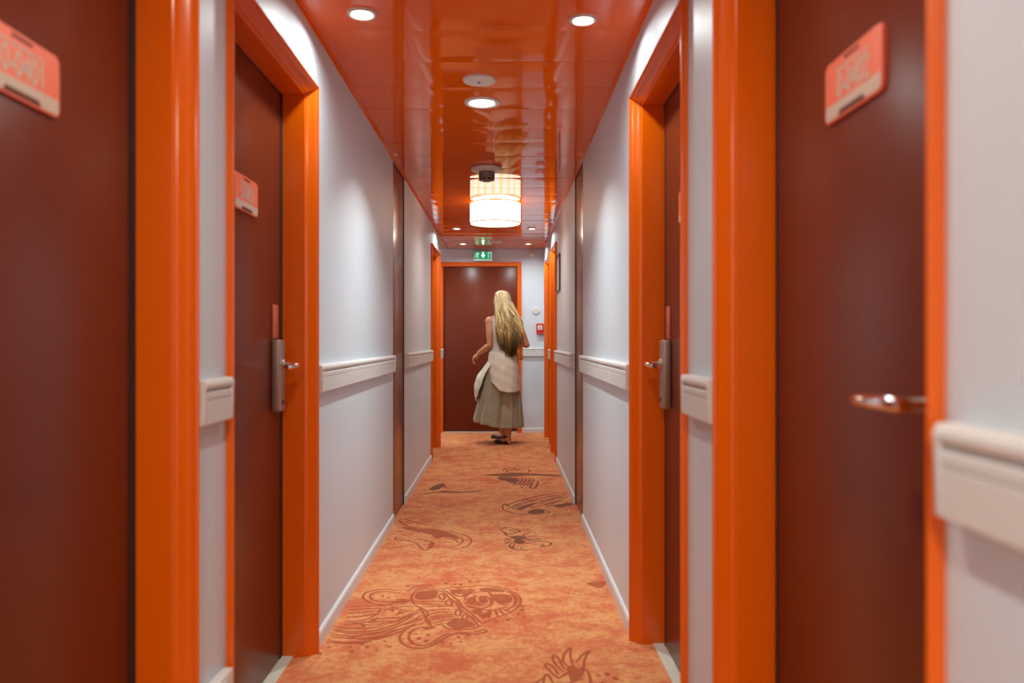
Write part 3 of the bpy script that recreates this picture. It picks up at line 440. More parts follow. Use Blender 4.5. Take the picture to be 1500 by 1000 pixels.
def lever(parent, latch, y_plate, xc, zc=1.066):
    bm = bmesh.new()
    tube(bm, [(xc, y_plate, zc), (xc, y_plate-.045, zc), ], .0095, 14)
    h = ob('door_handle', bm, CHROME, parent, sharp=40)
    bm = bmesh.new(); s = -latch
    tube(bm, [(xc-s*.010, y_plate-.052, zc), (xc+s*.0, y_plate-.053, zc), (xc+s*.05, y_plate-.055, zc-.001), (xc+s*.115, y_plate-.053, zc-.003), (xc+s*.135, y_plate-.049, zc-.003)],
         [.0105, .0128, .0125, .0118, .0100], 14, flat=.9)
    ob('lever', bm, CHROME, h, sharp=50)
    ob('rose', lathe([(.019, 0), (.019, .006), (.016, .009), (0, .009)], 24, 'y'), STEEL, h, loc=(xc, y_plate+.002, zc), sharp=40)
    return h
def room_door(n, side, y0, y1, latch, txt, label):
    w = y1-y0
    d = at_wall('door_%d' % n, side, (y0+y1)/2)
    tag(d, label, 'door', kind='structure')
    door_frame(d, w, FRAME_H)
    lw = w/2-.074; dep = .105; lh = FRAME_H-.047
    leaf = ob('door_leaf', box(-lw, lw, dep, dep+.042, .012, lh, bev=.0015), DOORM, d, sharp=40)
    bm = bmesh.new()
    for s in (-1, 1): box(min(s*lw, s*(lw+.006)), max(s*lw, s*(lw+.033)), dep-.001, dep+.03, .004, lh+.005, bm)
    box(-lw-.033, lw+.033, dep-.001, dep+.03, lh, lh+.006, bm)
    ob('seal', bm, SEAL, d)
    ob('threshold', box(-lw-.030, lw+.030, dep-.040, dep+.02, 0, .006, bev=.001), SILL, d)
    if txt:
        number_plate(d, txt, dep, latch)
        xc = latch*(lw-(.060 if n == 1 else .072))
        lock = ob('lock_plate', box(xc-.036, xc+.036, dep-.030, dep, .903, 1.153, bev=.006, seg=3), LOCKM, d, sharp=35)
        ob('keyhole', lathe([(.008, 0), (.008, .003), (.004, .004), (0, .004)], 16, 'y'), BLACK, lock, loc=(xc, dep-.030, .935))
        ob('card_strip', box(xc-.028, xc+.028, dep-.007, dep, 1.158, 1.276, bev=.002), CORALD, d, sharp=35)
        cs = bmesh.new(); lathe([(.0045, 0), (.0045, .001), (0, .001)], 12, 'y', cs)
        ob('reader_dot', cs, SLOT, d, loc=(xc, dep-.007, 1.205))
        lever(d, latch, dep-.030, xc)
    return d
LBL = {1: 'maroon door nearest on the left with the 0401 number plate', 2: 'maroon door second on the left with the 0403 number plate and lock',
       3: 'orange framed door at the far left end before the corner', 4: 'blurred maroon door nearest on the right with chrome lever',
       5: 'maroon door second on the right in deep orange frame', 6: 'narrow orange framed door far right beside the framed plan',
       7: 'last orange framed door on the right by the end wall'}
for n, s, a, c, lt, tx in DOORS: room_door(n, s, a, c, lt, tx, LBL[n])

# end door
d = tag(empty('door_8', ((EX0+EX1)/2, YE, 0)), 'large maroon door closing the far end of the corridor', 'door', kind='structure')
ew = EX1-EX0
bm = bmesh.new(); rows = []
EP = [(0, 0), (0, .016), (.003, .020), (.014, .020), (.018, .014), (.040, .012), (.044, .016), (.054, .014), (.056, .008), (.056, -.03)]
for u, v in EP:
    rows.append([bm.verts.new(p) for p in ((-ew/2+u, -v, 0), (-ew/2+u, -v, 2.136-u), (ew/2-u, -v, 2.136-u), (ew/2-u, -v, 0))])
for a, c in zip(rows, rows[1:]):
    for k in range(3): bm.faces.new((a[k], a[k+1], c[k+1], c[k]))
ob('door_frame', bm, ORANGE, d, sharp=28)
ob('door_leaf', box(-ew/2+.060, ew/2-.060, .012, .055, .014, 2.076, bev=.002), DOORM, d, sharp=40)
bm = bmesh.new()
box(-ew/2+.056, -ew/2+.060, .016, .03, .01, 2.08, bm); box(ew/2-.060, ew/2-.056, .016, .03, .01, 2.08, bm); box(-ew/2+.06, ew/2-.06, .016, .03, 2.076, 2.08, bm)
ob('seal', bm, SEAL, d)
ob('threshold', box(-ew/2+.056, ew/2-.056, -.015, .05, 0, .012, bev=.002), FIXW, d)

# brown fire doors folded into the wall pockets
for n, side, lab in ((9, 'l', 'narrow full height brown fire door leaf set into the left wall'), (10, 'r', 'narrow full height brown fire door leaf set into the right wall')):
    d = tag(at_wall('door_%d' % n, side, sum(FIRE)/2), lab, 'door', kind='structure')
    hw = (FIRE[1]-FIRE[0])/2
    ob('door_leaf', box(-hw+.016, hw-.016, .006, .050, .010, H-.008, bev=.002), FIRED, d, sharp=40)
    bm = bmesh.new()
    for s in (-1, 1): box(min(s*hw, s*(hw-.013)), max(s*hw, s*(hw-.013)), .0, .08, 0, H, bm)
    box(-hw+.013, hw-.013, .0, .08, H-.006, H, bm)
    ob('pocket_frame', bm, FRAMEM, d)
    ob('pocket_back', box(-hw, hw, .085, .15, 0, H), SEAL, d)
    far = 1 if side == 'l' else -1
    for z in (.35, 1.95): ob('hinge', box(far*(hw-.045)-.010, far*(hw-.045)+.010, .008, .020, z-.045, z+.045, bev=.003), FRAMEM, d, sharp=35)

# ------------------------------------------------------------------ ceiling fixtures
def area_light(parent, r, power, col, z, spread=136):
    l = bpy.data.lights.new('lamp_light', 'AREA'); l.shape = 'DISK'; l.size = r*2; l.energy = power; l.color = col[:3]
    l.spread = math.radians(spread)
    o = bpy.data.objects.new('lamp_light', l); COL.objects.link(o); o.parent = parent; o.location = (0, 0, z)
    return o
def downlight(x, y, r, power, label, col=COOL, spread=160, group='recessed ceiling downlights'):
    d = tag(empty('ceiling_downlight', (x, y, H)), label, 'downlight', group)
    ob('trim_ring', lathe([(r, .006), (r, -.006), (r*.97, -.009), (r*.80, -.011), (r*.72, -.006), (r*.72, .004)], 36), FIXW, d, sharp=30)
    ob('lens', lathe([(0, -.0055), (r*.45, -.0065), (r*.70, -.0045), (r*.70, .002), (0, .002)], 28), LENS, d, sharp=30)
    area_light(d, r*.62, power, col, -.013, spread)
    return d
downlight(-.497, 2.775, .052, LP['spot'], 'small round downlight near the left wall in front of the smooth disc')
downlight(.283, 2.826, .049, LP['spot'], 'small round downlight near the right wall in front of the smooth disc')
downlight(-.105, 3.811, .085, LP['mid'], 'larger round downlight behind the pale blank disc', spread=116)
downlight(-.48, 8.085, .045, LP['far'], 'small downlight beyond the drum lamp on the left side')
downlight(.286, 8.085, .045, LP['far'], 'small downlight beyond the drum lamp on the right side')
downlight(-.48, 9.35, .045, LP['far'], 'farthest small downlight left of the green exit sign')
downlight(.29, 9.35, .045, LP['far'], 'farthest small downlight right of the green exit sign')
downlight(-.105, 1.20, .085, LP['near'], 'larger round downlight between the nearest doors above the frame', WARM)
downlight(-.105, -.85, .085, LP['behind'], 'larger round downlight behind the camera out of frame', WARM)
downlight(-.49, -2.3, .050, LP['back'], 'small downlight behind the camera on the left')
downlight(.283, -2.3, .050, LP['back'], 'small downlight behind the camera on the right')
o = downlight(-1.6, 9.36, .085, LP['mid'], 'round downlight inside the left side passage')

# blank disc (speaker)
d = tag(empty('ceiling_speaker', (-.108, 3.483, H)), 'pale blank round disc with a small centre dot before the larger downlight', 'speaker')
ob('cover', lathe([(.072, .004), (.072, -.006), (.068, -.011), (.055, -.013), (0, -.014)], 40), FIXW, d, sharp=30)
ob('centre_dot', lathe([(.006, 0), (.006, -.003), (0, -.003)], 12), SLOT, d, loc=(0, 0, -.0135))
d = tag(empty('ceiling_disc', (-.09, 9.14, H)), 'flat white round disc on the ceiling near the green exit sign', 'ceiling disc')
ob('cover', lathe([(.075, .004), (.075, -.008), (.068, -.014), (0, -.016)], 36), FIXW, d, sharp=30)
ob('centre_dot', lathe([(.006, 0), (.006, -.003), (0, -.003)], 12), SLOT, d, loc=(0, 0, -.0155))
# smoke detector / camera
d = tag(empty('smoke_detector', (-.113, 5.25, H)), 'white disc smoke detector with a dark lower body before the drum lamp', 'smoke detector')
ob('base', lathe([(.085, .006), (.102, -.004), (.104, -.012), (.100, -.024), (.080, -.031), (.052, -.033)], 44), FIXW, d, sharp=30)
ob('body', lathe([(.052, -.030), (.053, -.062), (.050, -.078), (.040, -.090), (.024, -.096), (0, -.097)], 36), FIXG, d, sharp=40)
for k in range(10):
    a = 2*PI*k/10
    bm = box(-.009, .009, -.003, .003, -.008, .008, bev=.001)
    ob('grille_slot', bm, BLACK, d, loc=(.047*math.cos(a), .047*math.sin(a), -.080), rot=(0.35, 0, a-PI/2))
# drum lamp
d = tag(empty('drum_lamp', (-.07, 6.53, H)), 'lit white drum shade ceiling lamp behind the smoke detector', 'ceiling lamp')
R = .208
bm = bmesh.new(); n = 64
r1 = [[bm.verts.new((rr*math.cos(2*PI*k/n), rr*math.sin(2*PI*k/n), z)) for k in range(n)] for rr, z in ((R, -.020), (R, -.184), (R-.004, -.184), (R-.004, -.020))]
for i in range(4):
    A, B = r1[i], r1[(i+1) % 4]
    for k in range(n): bm.faces.new((A[k], A[(k+1) % n], B[(k+1) % n], B[k]))
ob('lamp_shade', bm, SHADE, d, sharp=30)
ob('diffuser', lathe([(R-.006, -.168), (R-.006, -.172), (0, -.172)], 48), LENSD, d, sharp=30)
for nm, z in (('upper_rim', -.020), ('lower_rim', -.184)):
    bm = bmesh.new()
    ring = [[bm.verts.new(((R+dx)*math.cos(2*PI*k/n), (R+dx)*math.sin(2*PI*k/n), z+dz)) for k in range(n)] for dx, dz in ((.0022, -.003), (.0022, .003), (-.005, .003), (-.005, -.003))]
    for i in range(4):
        A, B = ring[i], ring[(i+1) % 4]
        for k in range(n): bm.faces.new((A[k], A[(k+1) % n], B[(k+1) % n], B[k]))
    ob(nm, bm, BEIGE, d, sharp=30)
ob('ceiling_plate', lathe([(.06, .004), (.06, -.018), (.03, -.024), (.012, -.026), (.012, -.17), (0, -.17)], 28), FIXW, d, sharp=30)
area_light(d, R*.85, LP['drum']*26, (1, .88, .72), -.1745, 170)
bl = bpy.data.lights.new('bulb_light', 'POINT'); bl.energy = LP['drum']*5; bl.color = (1, .72, .42); bl.shadow_soft_size = .03
blo = bpy.data.objects.new('bulb_light', bl); COL.objects.link(blo); blo.parent = d; blo.location = (.10, 0, -.09)

# ------------------------------------------------------------------ end wall fittings
GREENB = mat('exit_sign_green', (.0, .30, .13, 1), .35, emit=((.02, .75, .38, 1), .55))
GLIT = mat('exit_sign_pictogram', (.75, .9, .8, 1), .35, emit=((.55, 1, .78, 1), 1.1))
GHOT = mat('exit_sign_lamp', (.9, 1, .95, 1), .35, emit=((.45, 1, .70, 1), 7))
d = tag(empty('exit_sign', (-.258, YE, 2.205)), 'green lit emergency exit sign above the end door', 'exit sign')
ob('housing', box(-.122, .122, -.055, 0, -.064, .062, bev=.006), FIXW, d, sharp=35)
ob('green_panel', box(-.110, .110, -.059, -.052, -.034, .054, bev=.002), GREENB, d, sharp=35)
ob('lower_lens', box(-.112, .112, -.058, -.050, -.056, -.038, bev=.003), mat('exit_sign_lens', (.6, .8, .65, 1), .3, emit=((.35, .85, .6, 1), .5)), d, sharp=35)
bm = bmesh.new()                                                    # running man
lathe([(.0075, 0), (.0075, .0012), (0, .0012)], 12, 'y', bm)
bmesh.ops.translate(bm, verts=bm.verts, vec=(-.066, -.059, .040))
def bar(p, q, wd):
    p, q = Vector(p), Vector(q); t = (q-p).normalized(); nn = Vector((-t.y, t.x))*wd/2
    prism([tuple(p+nn), tuple(p-nn), tuple(q-nn), tuple(q+nn)], -.0602, -.059, 'xz', bm)
for p, q, wd in (((-.070, .030), (-.078, .006), .013), ((-.078, .006), (-.062, -.008), .008), ((-.062, -.008), (-.066, -.026), .007), ((-.079, .006), (-.090, -.010), .008),
                 ((-.090, -.010), (-.103, -.012), .007), ((-.070, .028), (-.054, .020), .006), ((-.054, .020), (-.048, .028), .005), ((-.072, .028), (-.090, .026), .006), ((-.090, .026), (-.094, .014), .005)):
    bar(p, q, wd)
ob('running_figure', bm, GLIT, d)
ob('arrow', prism([(-.008, .046), (.008, .046), (.008, .014), (.024, .014), (0, -.020), (-.024, .014), (-.008, .014)], -.0602, -.059, 'xz'), GHOT, d)
bm = prism([(.062, -.026), (.070, -.026), (.070, .040), (.094, .040), (.094, -.026), (.102, -.026), (.102, .048), (.062, .048)], -.0602, -.059, 'xz')
ob('door_symbol', bm, GLIT, d)

d = tag(empty('alarm_sounder', (.353, YE, 2.232)), 'round white alarm sounder high on the end wall right of the exit sign', 'alarm')
ob('base', lathe([(.047, 0), (.047, .018), (.043, .026), (.030, .028)], 32, 'y'), FIXW, d, sharp=30)
ob('dome', lathe([(.028, .024), (.027, .036), (.020, .045), (0, .049)], 28, 'y'), FIXW, d, sharp=40)
d = tag(empty('wall_disc', (.402, YE, 1.527)), 'small round white disc on the end wall above the red call point', 'wall disc')
ob('cover', lathe([(.046, 0), (.046, .010), (.040, .016), (0, .018)], 32, 'y'), FIXW, d, sharp=30)
ob('centre_dot', lathe([(.006, 0), (.006, .002), (0, .002)], 12, 'y'), BEIGE, d, loc=(0, -.017, 0))
d = tag(empty('call_point', (.452, YE, 1.312)), 'red fire alarm call point on the end wall above the chair rail', 'call point')
ob('housing', box(-.046, .046, -.045, 0, -.055, .055, bev=.005), RED, d, sharp=35)
ob('glass_plate', box(-.030, .030, -.048, -.043, -.026, .022, bev=.002), PAPER, d, sharp=35)
bm = box(-.026, .026, -.050, -.047, .026, .033)
ob('white_line', bm, FIXW, d)
ob('black_dot', lathe([(.008, 0), (.008, .002), (0, .002)], 16, 'y'), BLACK, d, loc=(0, -.048, -.002))
ob('lower_flap', box(-.044, .044, -.047, -.004, -.078, -.054, bev=.003), RED, d, sharp=35)

# framed plan on the right wall
d = tag(at_wall('framed_plan', 'r', 7.20, 1.76), 'slim dark framed safety plan on the right wall before the far doors', 'framed plan')
bm = bmesh.new()
for a in ((-.225, -.213, -.165, .165), (.213, .225, -.165, .165)): box(a[0], a[1], -.014, 0, a[2], a[3], bm)
for a in ((-.213, .213, .153, .165), (-.213, .213, -.165, -.153)): box(a[0], a[1], -.014, 0, a[2], a[3], bm)
ob('frame', bm, FRAMEM, d)
ob('sheet', box(-.213, .213, -.007, 0, -.153, .153), PAPER, d)

# wall socket low between the near left doors
d = tag(at_wall('wall_socket', 'l', 1.90, .30), 'white socket box low on the wall between the near left doors', 'socket')
ob('box', box(-.065, .065, -.030, 0, -.042, .042, bev=.005), FIXW, d, sharp=35)
ob('face', lathe([(.030, 0), (.030, .004), (.022, .004), (.021, -.002), (0, -.002)], 28, 'y'), FIXW, d, loc=(0, -.030, 0), sharp=30)

# ------------------------------------------------------------------ the walking woman
SKIN = mat('skin', (.60, .25, .125, 1), .5, var=(14, (.64, .29, .15, 1)))
TUNIC = mat('cream_linen', (.76, .71, .58, 1), .85, bump=(300, .25), var=(12, (.68, .62, .49, 1)), sheen=.2)
TANK = mat('white_cotton', (.70, .68, .66, 1), .85, bump=(300, .2))
SKIRT = mat('sage_grey_cotton', (.34, .345, .24, 1), .9, bump=(300, .25), var=(9, (.42, .41, .31, 1)), sheen=.2)
SHOE = mat('dark_shoe_leather', (.018, .014, .014, 1), .45)
BAG = mat('mustard_leather', (.62, .24, .02, 1), .5, bump=(200, .15))
def hair_mat():
    m = mat('blond_hair', (.5, .3, .1, 1), .42); nt = m.node_tree; p = nt.nodes['Principled BSDF']
    at = nt.nodes.new('ShaderNodeVertexColor'); at.layer_name = 'tone'
    nt.links.new(at.outputs['Color'], p.inputs['Base Color']); return m
HAIR = hair_mat()
W = tag(empty('person', (0.0, 8.83, 0)), 'woman with long wavy blond hair walking away in cream tunic and long grey skirt', 'person')

def cone(bm, p, q, r0, r1, n=14):
    p, q = Vector(p), Vector(q); L = (q-p).length; st = max(2, int(L/.03))
    tube(bm, [p.lerp(q, i/st) for i in range(st+1)], [r0+(r1-r0)*i/st for i in range(st+1)], n)
    ball(bm, p, (r0,)*3); ball(bm, q, (r1,)*3)
def ball(bm, c, r, rot=None):
    b = bmesh.new(); bmesh.ops.create_icosphere(b, subdivisions=3, radius=1)
    M = Matrix.Translation(c) @ (rot.to_4x4() if rot else Matrix.Identity(4)) @ Matrix.Diagonal((*r, 1))
    bmesh.ops.transform(b, matrix=M, verts=b.verts); merge(bm, b)
def chain(bm, P, R):
    for i in range(len(P)-1): cone(bm, P[i], P[i+1], R[i], R[i+1])

bm = bmesh.new()
# trunk
for c, r in (((0, 0, .93), (.158, .112, .115)), ((0, -.015, .88), (.150, .120, .10)), ((0, 0, 1.02), (.128, .092, .11)), ((0, .005, 1.12), (.118, .086, .11)),
             ((-.002, .01, 1.22), (.130, .098, .11)), ((-.004, .008, 1.31), (.138, .095, .09)), ((-.004, .0, 1.37), (.125, .065, .045))):
    ball(bm, c, r)
ball(bm, (-.060, .085, 1.25), (.06, .05, .06)); ball(bm, (.055, .085, 1.25), (.06, .05, .06))
cone(bm, (-.005, .0, 1.37), (-.015, .015, 1.50), .055, .047)
for sx in (-1, 1):
    cone(bm, (sx*.035-.008, .004, 1.420), (sx*.125-.004, .002, 1.385), .036, .036); cone(bm, (sx*.06, .004, 1.37), (sx*.14, .0, 1.355), .05, .048)
# head: forward direction towards the left, a little away and down
fwd = Vector((-.86, .46, -.22)).normalized(); side = fwd.cross(Vector((0, 0, 1))).normalized(); up = side.cross(fwd).normalized()
HR = Matrix((side, fwd, up)).transposed()
HC = Vector((-.032, .022, 1.585))
hp = lambda x, y, z: HC + HR @ Vector((x, y, z))
def hb(x, y, z, rx, ry, rz): ball(bm, hp(x, y, z), (rx, ry, rz), HR)
hb(0, -.012, .020, .074, .092, .085)        # skull
hb(0, .020, -.030, .060, .066, .075)        # face
hb(0, .050, -.085, .032, .030, .026)        # chin
hb(0, .075, -.010, .011, .016, .024)        # nose bridge
hb(0, .090, -.024, .012, .013, .010)        # nose tip
hb(0, .076, -.056, .022, .010, .006); hb(0, .075, -.065, .019, .010, .007)    # lips
hb(0, .066, .022, .048, .018, .012)         # brow
for s in (-1, 1):
    hb(s*.040, .045, -.030, .022, .025, .022)     # cheek
    hb(s*.072, -.005, -.015, .010, .018, .028)    # ear
# legs (forward is +y)
chain(bm, [(.080, 0, .90), (.070, .015, .48), (.048, -.015, .085)], [.082, .050, .034])
chain(bm, [(-.075, .03, .90), (-.065, .26, .50), (-.015, .44, .095)], [.082, .050, .034])
for heel, toe in (((.060, -.035, .030), (-.085, .075, .020)), ((.010, .440, .030), (-.130, .545, .020))):
    h, t = Vector(heel), Vector(toe)
    cone(bm, h, h.lerp(t, .55)+Vector((0, 0, .012)), .030, .032); cone(bm, h.lerp(t, .55), t, .030, .022)
    ball(bm, h+Vector((-.012, .012, .035)), (.034, .034, .045))
# arms
LS, LE, LW = Vector((-.158, .0, 1.365)), Vector((-.150, -.035, 1.100)), Vector((-.282, .105, 1.012))
RS, RE, RW = Vector((.152, .0, 1.360)), Vector((.250, -.035, 1.105)), Vector((.135, .175, 1.165))
ball(bm, LS, (.050, .052, .055)); ball(bm, RS, (.050, .052, .055))
for Sx, Ex, Wx in ((LS, LE, LW), (RS, RE, RW)):
    m1 = Sx.lerp(Ex, .45)+Vector((0, -.004, 0))
    chain(bm, [Sx, m1, Ex], [.047, .044, .036]); m2 = Ex.lerp(Wx, .3)
    chain(bm, [Ex, m2, Wx], [.037, .039, .025])
def hand(wr, d, pn, scale=1.0, mirror=1):
    d = d.normalized(); pn = (pn-d*pn.dot(d)).normalized(); sd = d.cross(pn)*mirror
    for k, off in enumerate((-.027, -.009, .009, .027)):
        base = wr+d*.082+sd*off
        cone(bm, wr+d*.008+sd*off*.5, base, .0125, .0105)
        L = (.036, .042, .039, .030)[k]; ang = 0.12+.10*k; p = base; rr = .0092
        for j in range(3):
            ang += (.35, .50, .35)[j]
            q = p+(d*math.cos(ang)+pn*math.sin(ang)+sd*off*1.6)*L*(1, .72, .58)[j]
            cone(bm, p, q, rr, rr-.0011); rr -= .0011; p = q
    t0 = wr+d*.022-sd*.020; t1 = t0+(d*.55-sd*.65+pn*.45).normalized()*.042; t2 = t1+(d*.85-sd*.25+pn*.45).normalized()*.030; t3 = t2+(d*.9+pn*.4).normalized()*.024
    chain(bm, [t0, t1, t2, t3], [.0145, .0115, .0100, .0085])
hand(LW, Vector((-.62, .25, -.52)), Vector((.1, .35, -1)), mirror=1)
hand(RW, Vector((-.55, .35, .30)), Vector((-.2, -.9, 0)), mirror=-1)
me = bpy.data.meshes.new('b'); bm.to_mesh(me); bm.free()
tmp = bpy.data.objects.new('b', me); COL.objects.link(tmp)
md = tmp.modifiers.new('r', 'REMESH'); md.mode = 'VOXEL'; md.voxel_size = .0046
ms = tmp.modifiers.new('s', 'SMOOTH'); ms.factor = .5; ms.iterations = 3
body = bpy.data.meshes.new_from_object(tmp.evaluated_get(bpy.context.evaluated_depsgraph_get()))
bpy.data.objects.remove(tmp); body.name = 'body'; body.materials.clear()
body_o = link('body', body, SKIN, W, smooth=True)
EYEW = mat('eye_white', (.75, .72, .68, 1), .2); IRIS = mat('iris_brown', (.06, .04, .03, 1), .2); LIP = mat('lip_skin', (.50, .16, .12, 1), .45)
for s in (-1, 1):
    b2 = bmesh.new(); ball(b2, hp(s*.030, .071, .004), (.0125, .012, .009), HR); e = ob('eye', b2, EYEW, W, smooth=True)
    b2 = bmesh.new(); ball(b2, hp(s*.030, .0800, .004), (.006, .005, .006), HR); ob('iris', b2, IRIS, e, smooth=True)
    b2 = bmesh.new(); tube(b2, [hp(s*(.014+.010*k), .084-.0035*k*k*.5, .022+.003*math.sin(k)) for k in range(4)], [.0025, .003, .0028, .0015], 6); ob('eyebrow', b2, HAIR if False else BEIGE, W, smooth=True)
b2 = bmesh.new(); ball(b2, hp(0, .079, -.056), (.021, .010, .0055), HR); ball(b2, hp(0, .078, -.065), (.018, .010, .006), HR); ob('lips', b2, LIP, W, smooth=True)

# clothing: lofted sheets with thickness
def sheet(name, rows, m, closed=True, thick=.004):
    bm = bmesh.new(); V = [[bm.verts.new(p) for p in r] for r in rows]; n = len(rows[0])
    for a, c in zip(V, V[1:]):
        for k in range(n if closed else n-1):
            bm.faces.new((a[k], a[(k+1) % n], c[(k+1) % n], c[k]))
    o = ob(name, bm, m, W, smooth=True)
    s = o.modifiers.new('solid', 'SOLIDIFY'); s.thickness = thick; s.offset = 1
    sb = o.modifiers.new('sub', 'SUBSURF'); sb.levels = 1; sb.render_levels = 1
    return o
def lerp_tab(tab, z):
    for (za, *a), (zb, *c) in zip(tab, tab[1:]):
        if za >= z >= zb:
            t = (za-z)/(za-zb); return [x+(y-x)*t for x, y in zip(a, c)]
    return tab[-1][1:] if z < tab[-1][0] else tab[0][1:]
# tank top: z, cx, cy, rx, ry
TT = [(1.425, -.004, .002, .068, .056), (1.412, -.004, .002, .105, .066), (1.398, -.003, .003, .128, .074), (1.37, -.003, .005, .138, .086), (1.30, -.003, .010, .142, .110), (1.24, 0, .014, .140, .118), (1.12, 0, .006, .128, .098), (1.02, 0, 0, .140, .106), (.95, 0, -.004, .166, .128)]
rows = []
for i in range(26):
    z = 1.425-i*(1.425-.95)/25; cx, cy, rx, ry = lerp_tab(TT, z)
    rows.append([(cx+(rx+.003*math.sin(5*a+z*20))*math.cos(a), cy+(ry+.004*math.sin(7*a+z*14))*math.sin(a), z) for a in [2*PI*k/56 for k in range(56)]])
sheet('tank_top', rows, TANK)
# skirt
rows = []
for i in range(40):
    t = i/39; row = []
    for k in range(144):
        a = 2*PI*k/144
        hem = .195+.035*max(0, -math.cos(a))-.018*math.cos(a)
        z = 1.0+(hem-1.0)*t
        e = t**1.15
        cx = -.005-.068*e; cy = .0+.085*e
        rx = .142+.118*min(1, t*1.05)**.9; ry = .108+.125*t**.9
        pl = 1+t*(.085*math.sin(11*a+1.2*math.sin(3*a)+1.2*t)+.055*math.sin(19*a+.7+.8*t)+.024*math.sin(31*a))
        row.append((cx+rx*pl*math.cos(a), cy+ry*pl*math.sin(a), z))
    rows.append(row)
sheet('skirt', rows, SKIRT)
# tunic, back flap and front flap
def interp(tab, x):
    for (a, p), (c, q) in zip(tab, tab[1:]):
        if a <= x <= c:
            t = (x-a)/(c-a); t = t*t*(3-2*t); return p+(q-p)*t
    return tab[0][1] if x < tab[0][0] else tab[-1][1]
def flap(name, a0, a1, hemtab, cxf, rxf, ryf, cyf, seed, top=1.03):
    rows = []; rnd = random.Random(seed); ph = [rnd.uniform(0, 6) for _ in range(4)]; na = 60
    for i in range(28):
        t = i/27; row = []
        for k in range(na+1):
            dg = a0+(a1-a0)*k/na; a = math.radians(dg); z = top+(interp(hemtab, dg)-top)*t; q = (top-z)/.5
            wv = 1+.022*q*math.sin(6*a+ph[0])+.012*q*math.sin(13*a+ph[1]+4*q)+.010*math.sin(9*z*6+5*a+ph[2])*min(1, t*3)
            row.append((cxf(q)+rxf(q)*wv*math.cos(a), cyf(q)+ryf(q)*wv*math.sin(a), z))
        rows.append(row)
    return sheet(name, rows, TUNIC, closed=False)
sst = lambda t: (lambda c: c*c*(3-2*c))(max(0, min(1, t)))
flap('tunic_back', -200, 45, [(-196, .90), (-172, .86), (-158, .80), (-130, .68), (-98, .60), (-75, .585), (45, .60)],
     lambda q: -.004, lambda q: .156+.032*min(q, 1)**.7, lambda q: .118+.085*min(q, 1)**.8, lambda q: -.002, 4)
flap('tunic_front', 40, 228, [(40, .62), (90, .55), (150, .50), (186, .475), (205, .53), (236, .70)],
     lambda q: -.004-.100*min(q, 1.05)**1.0, lambda q: .138+.105*sst((q-.10)/.55)-.045*sst((q-.75)/.4), lambda q: .104+.080*min(q, 1)**.8, lambda q: .01, 9)
rows = []
for z, g in ((1.045, .000), (1.038, .004), (1.025, .004), (1.018, .000)):
    rows.append([((.146+g)*math.cos(2*PI*k/60), (.114+g)*math.sin(2*PI*k/60), z) for k in range(60)])
sheet('waistband', rows, TUNIC)

# shoes
for heel, toe in (((.066, -.040, 0), (-.105, .090, 0)), ((.016, .436, 0), (-.150, .560, 0))):
    h, t = Vector(heel), Vector(toe); d = (t-h).normalized(); s = Vector((-d.y, d.x, 0)); L = (t-h).length
    b2 = bmesh.new(); rows = []; n = 20
    for i in range(15):
        f = i/14; wd = (.031+.012*math.sin(PI*f*.9))*(1-.85*max(0, (f-.82)/.18)**2)*(1-.7*max(0, (.08-f)/.08)**2)
        hgt = .052-.022*min(1, f/.35) if f < .35 else .030+.014*math.sin(PI*(f-.35)/.65)
        hgt = hgt*(1-.45*max(0, (f-.85)/.15))
        c = h+d*(L*f)
        rows.append([b2.verts.new(c+s*wd*math.cos(2*PI*k/n)+Vector((0, 0, .002+hgt/2+hgt/2*max(-1, min(1, 1.25*math.sin(2*PI*k/n)))))) for k in range(n)])
    for a, c in zip(rows, rows[1:]):
        for k in range(n): b2.faces.new((a[k], a[(k+1) % n], c[(k+1) % n], c[k]))
    b2.faces.new(rows[0]); b2.faces.new(rows[-1])
    sh = ob('shoe', b2, SHOE, W, smooth=True)
    b2 = bmesh.new(); rr = []
    an = h+d*.045+Vector((0, 0, .085))
    for r, z in ((.040, -.007), (.042, 0), (.040, .007), (.036, 0)):
        rr.append([b2.verts.new(an+Vector((r*math.cos(2*PI*k/24), r*math.sin(2*PI*k/24), z))) for k in range(24)])
    for i in range(4):
        A, B = rr[i], rr[(i+1) % 4]
        for k in range(24): b2.faces.new((A[k], A[(k+1) % 24], B[(k+1) % 24], B[k]))
    ob('ankle_strap', b2, SHOE, sh, smooth=True)

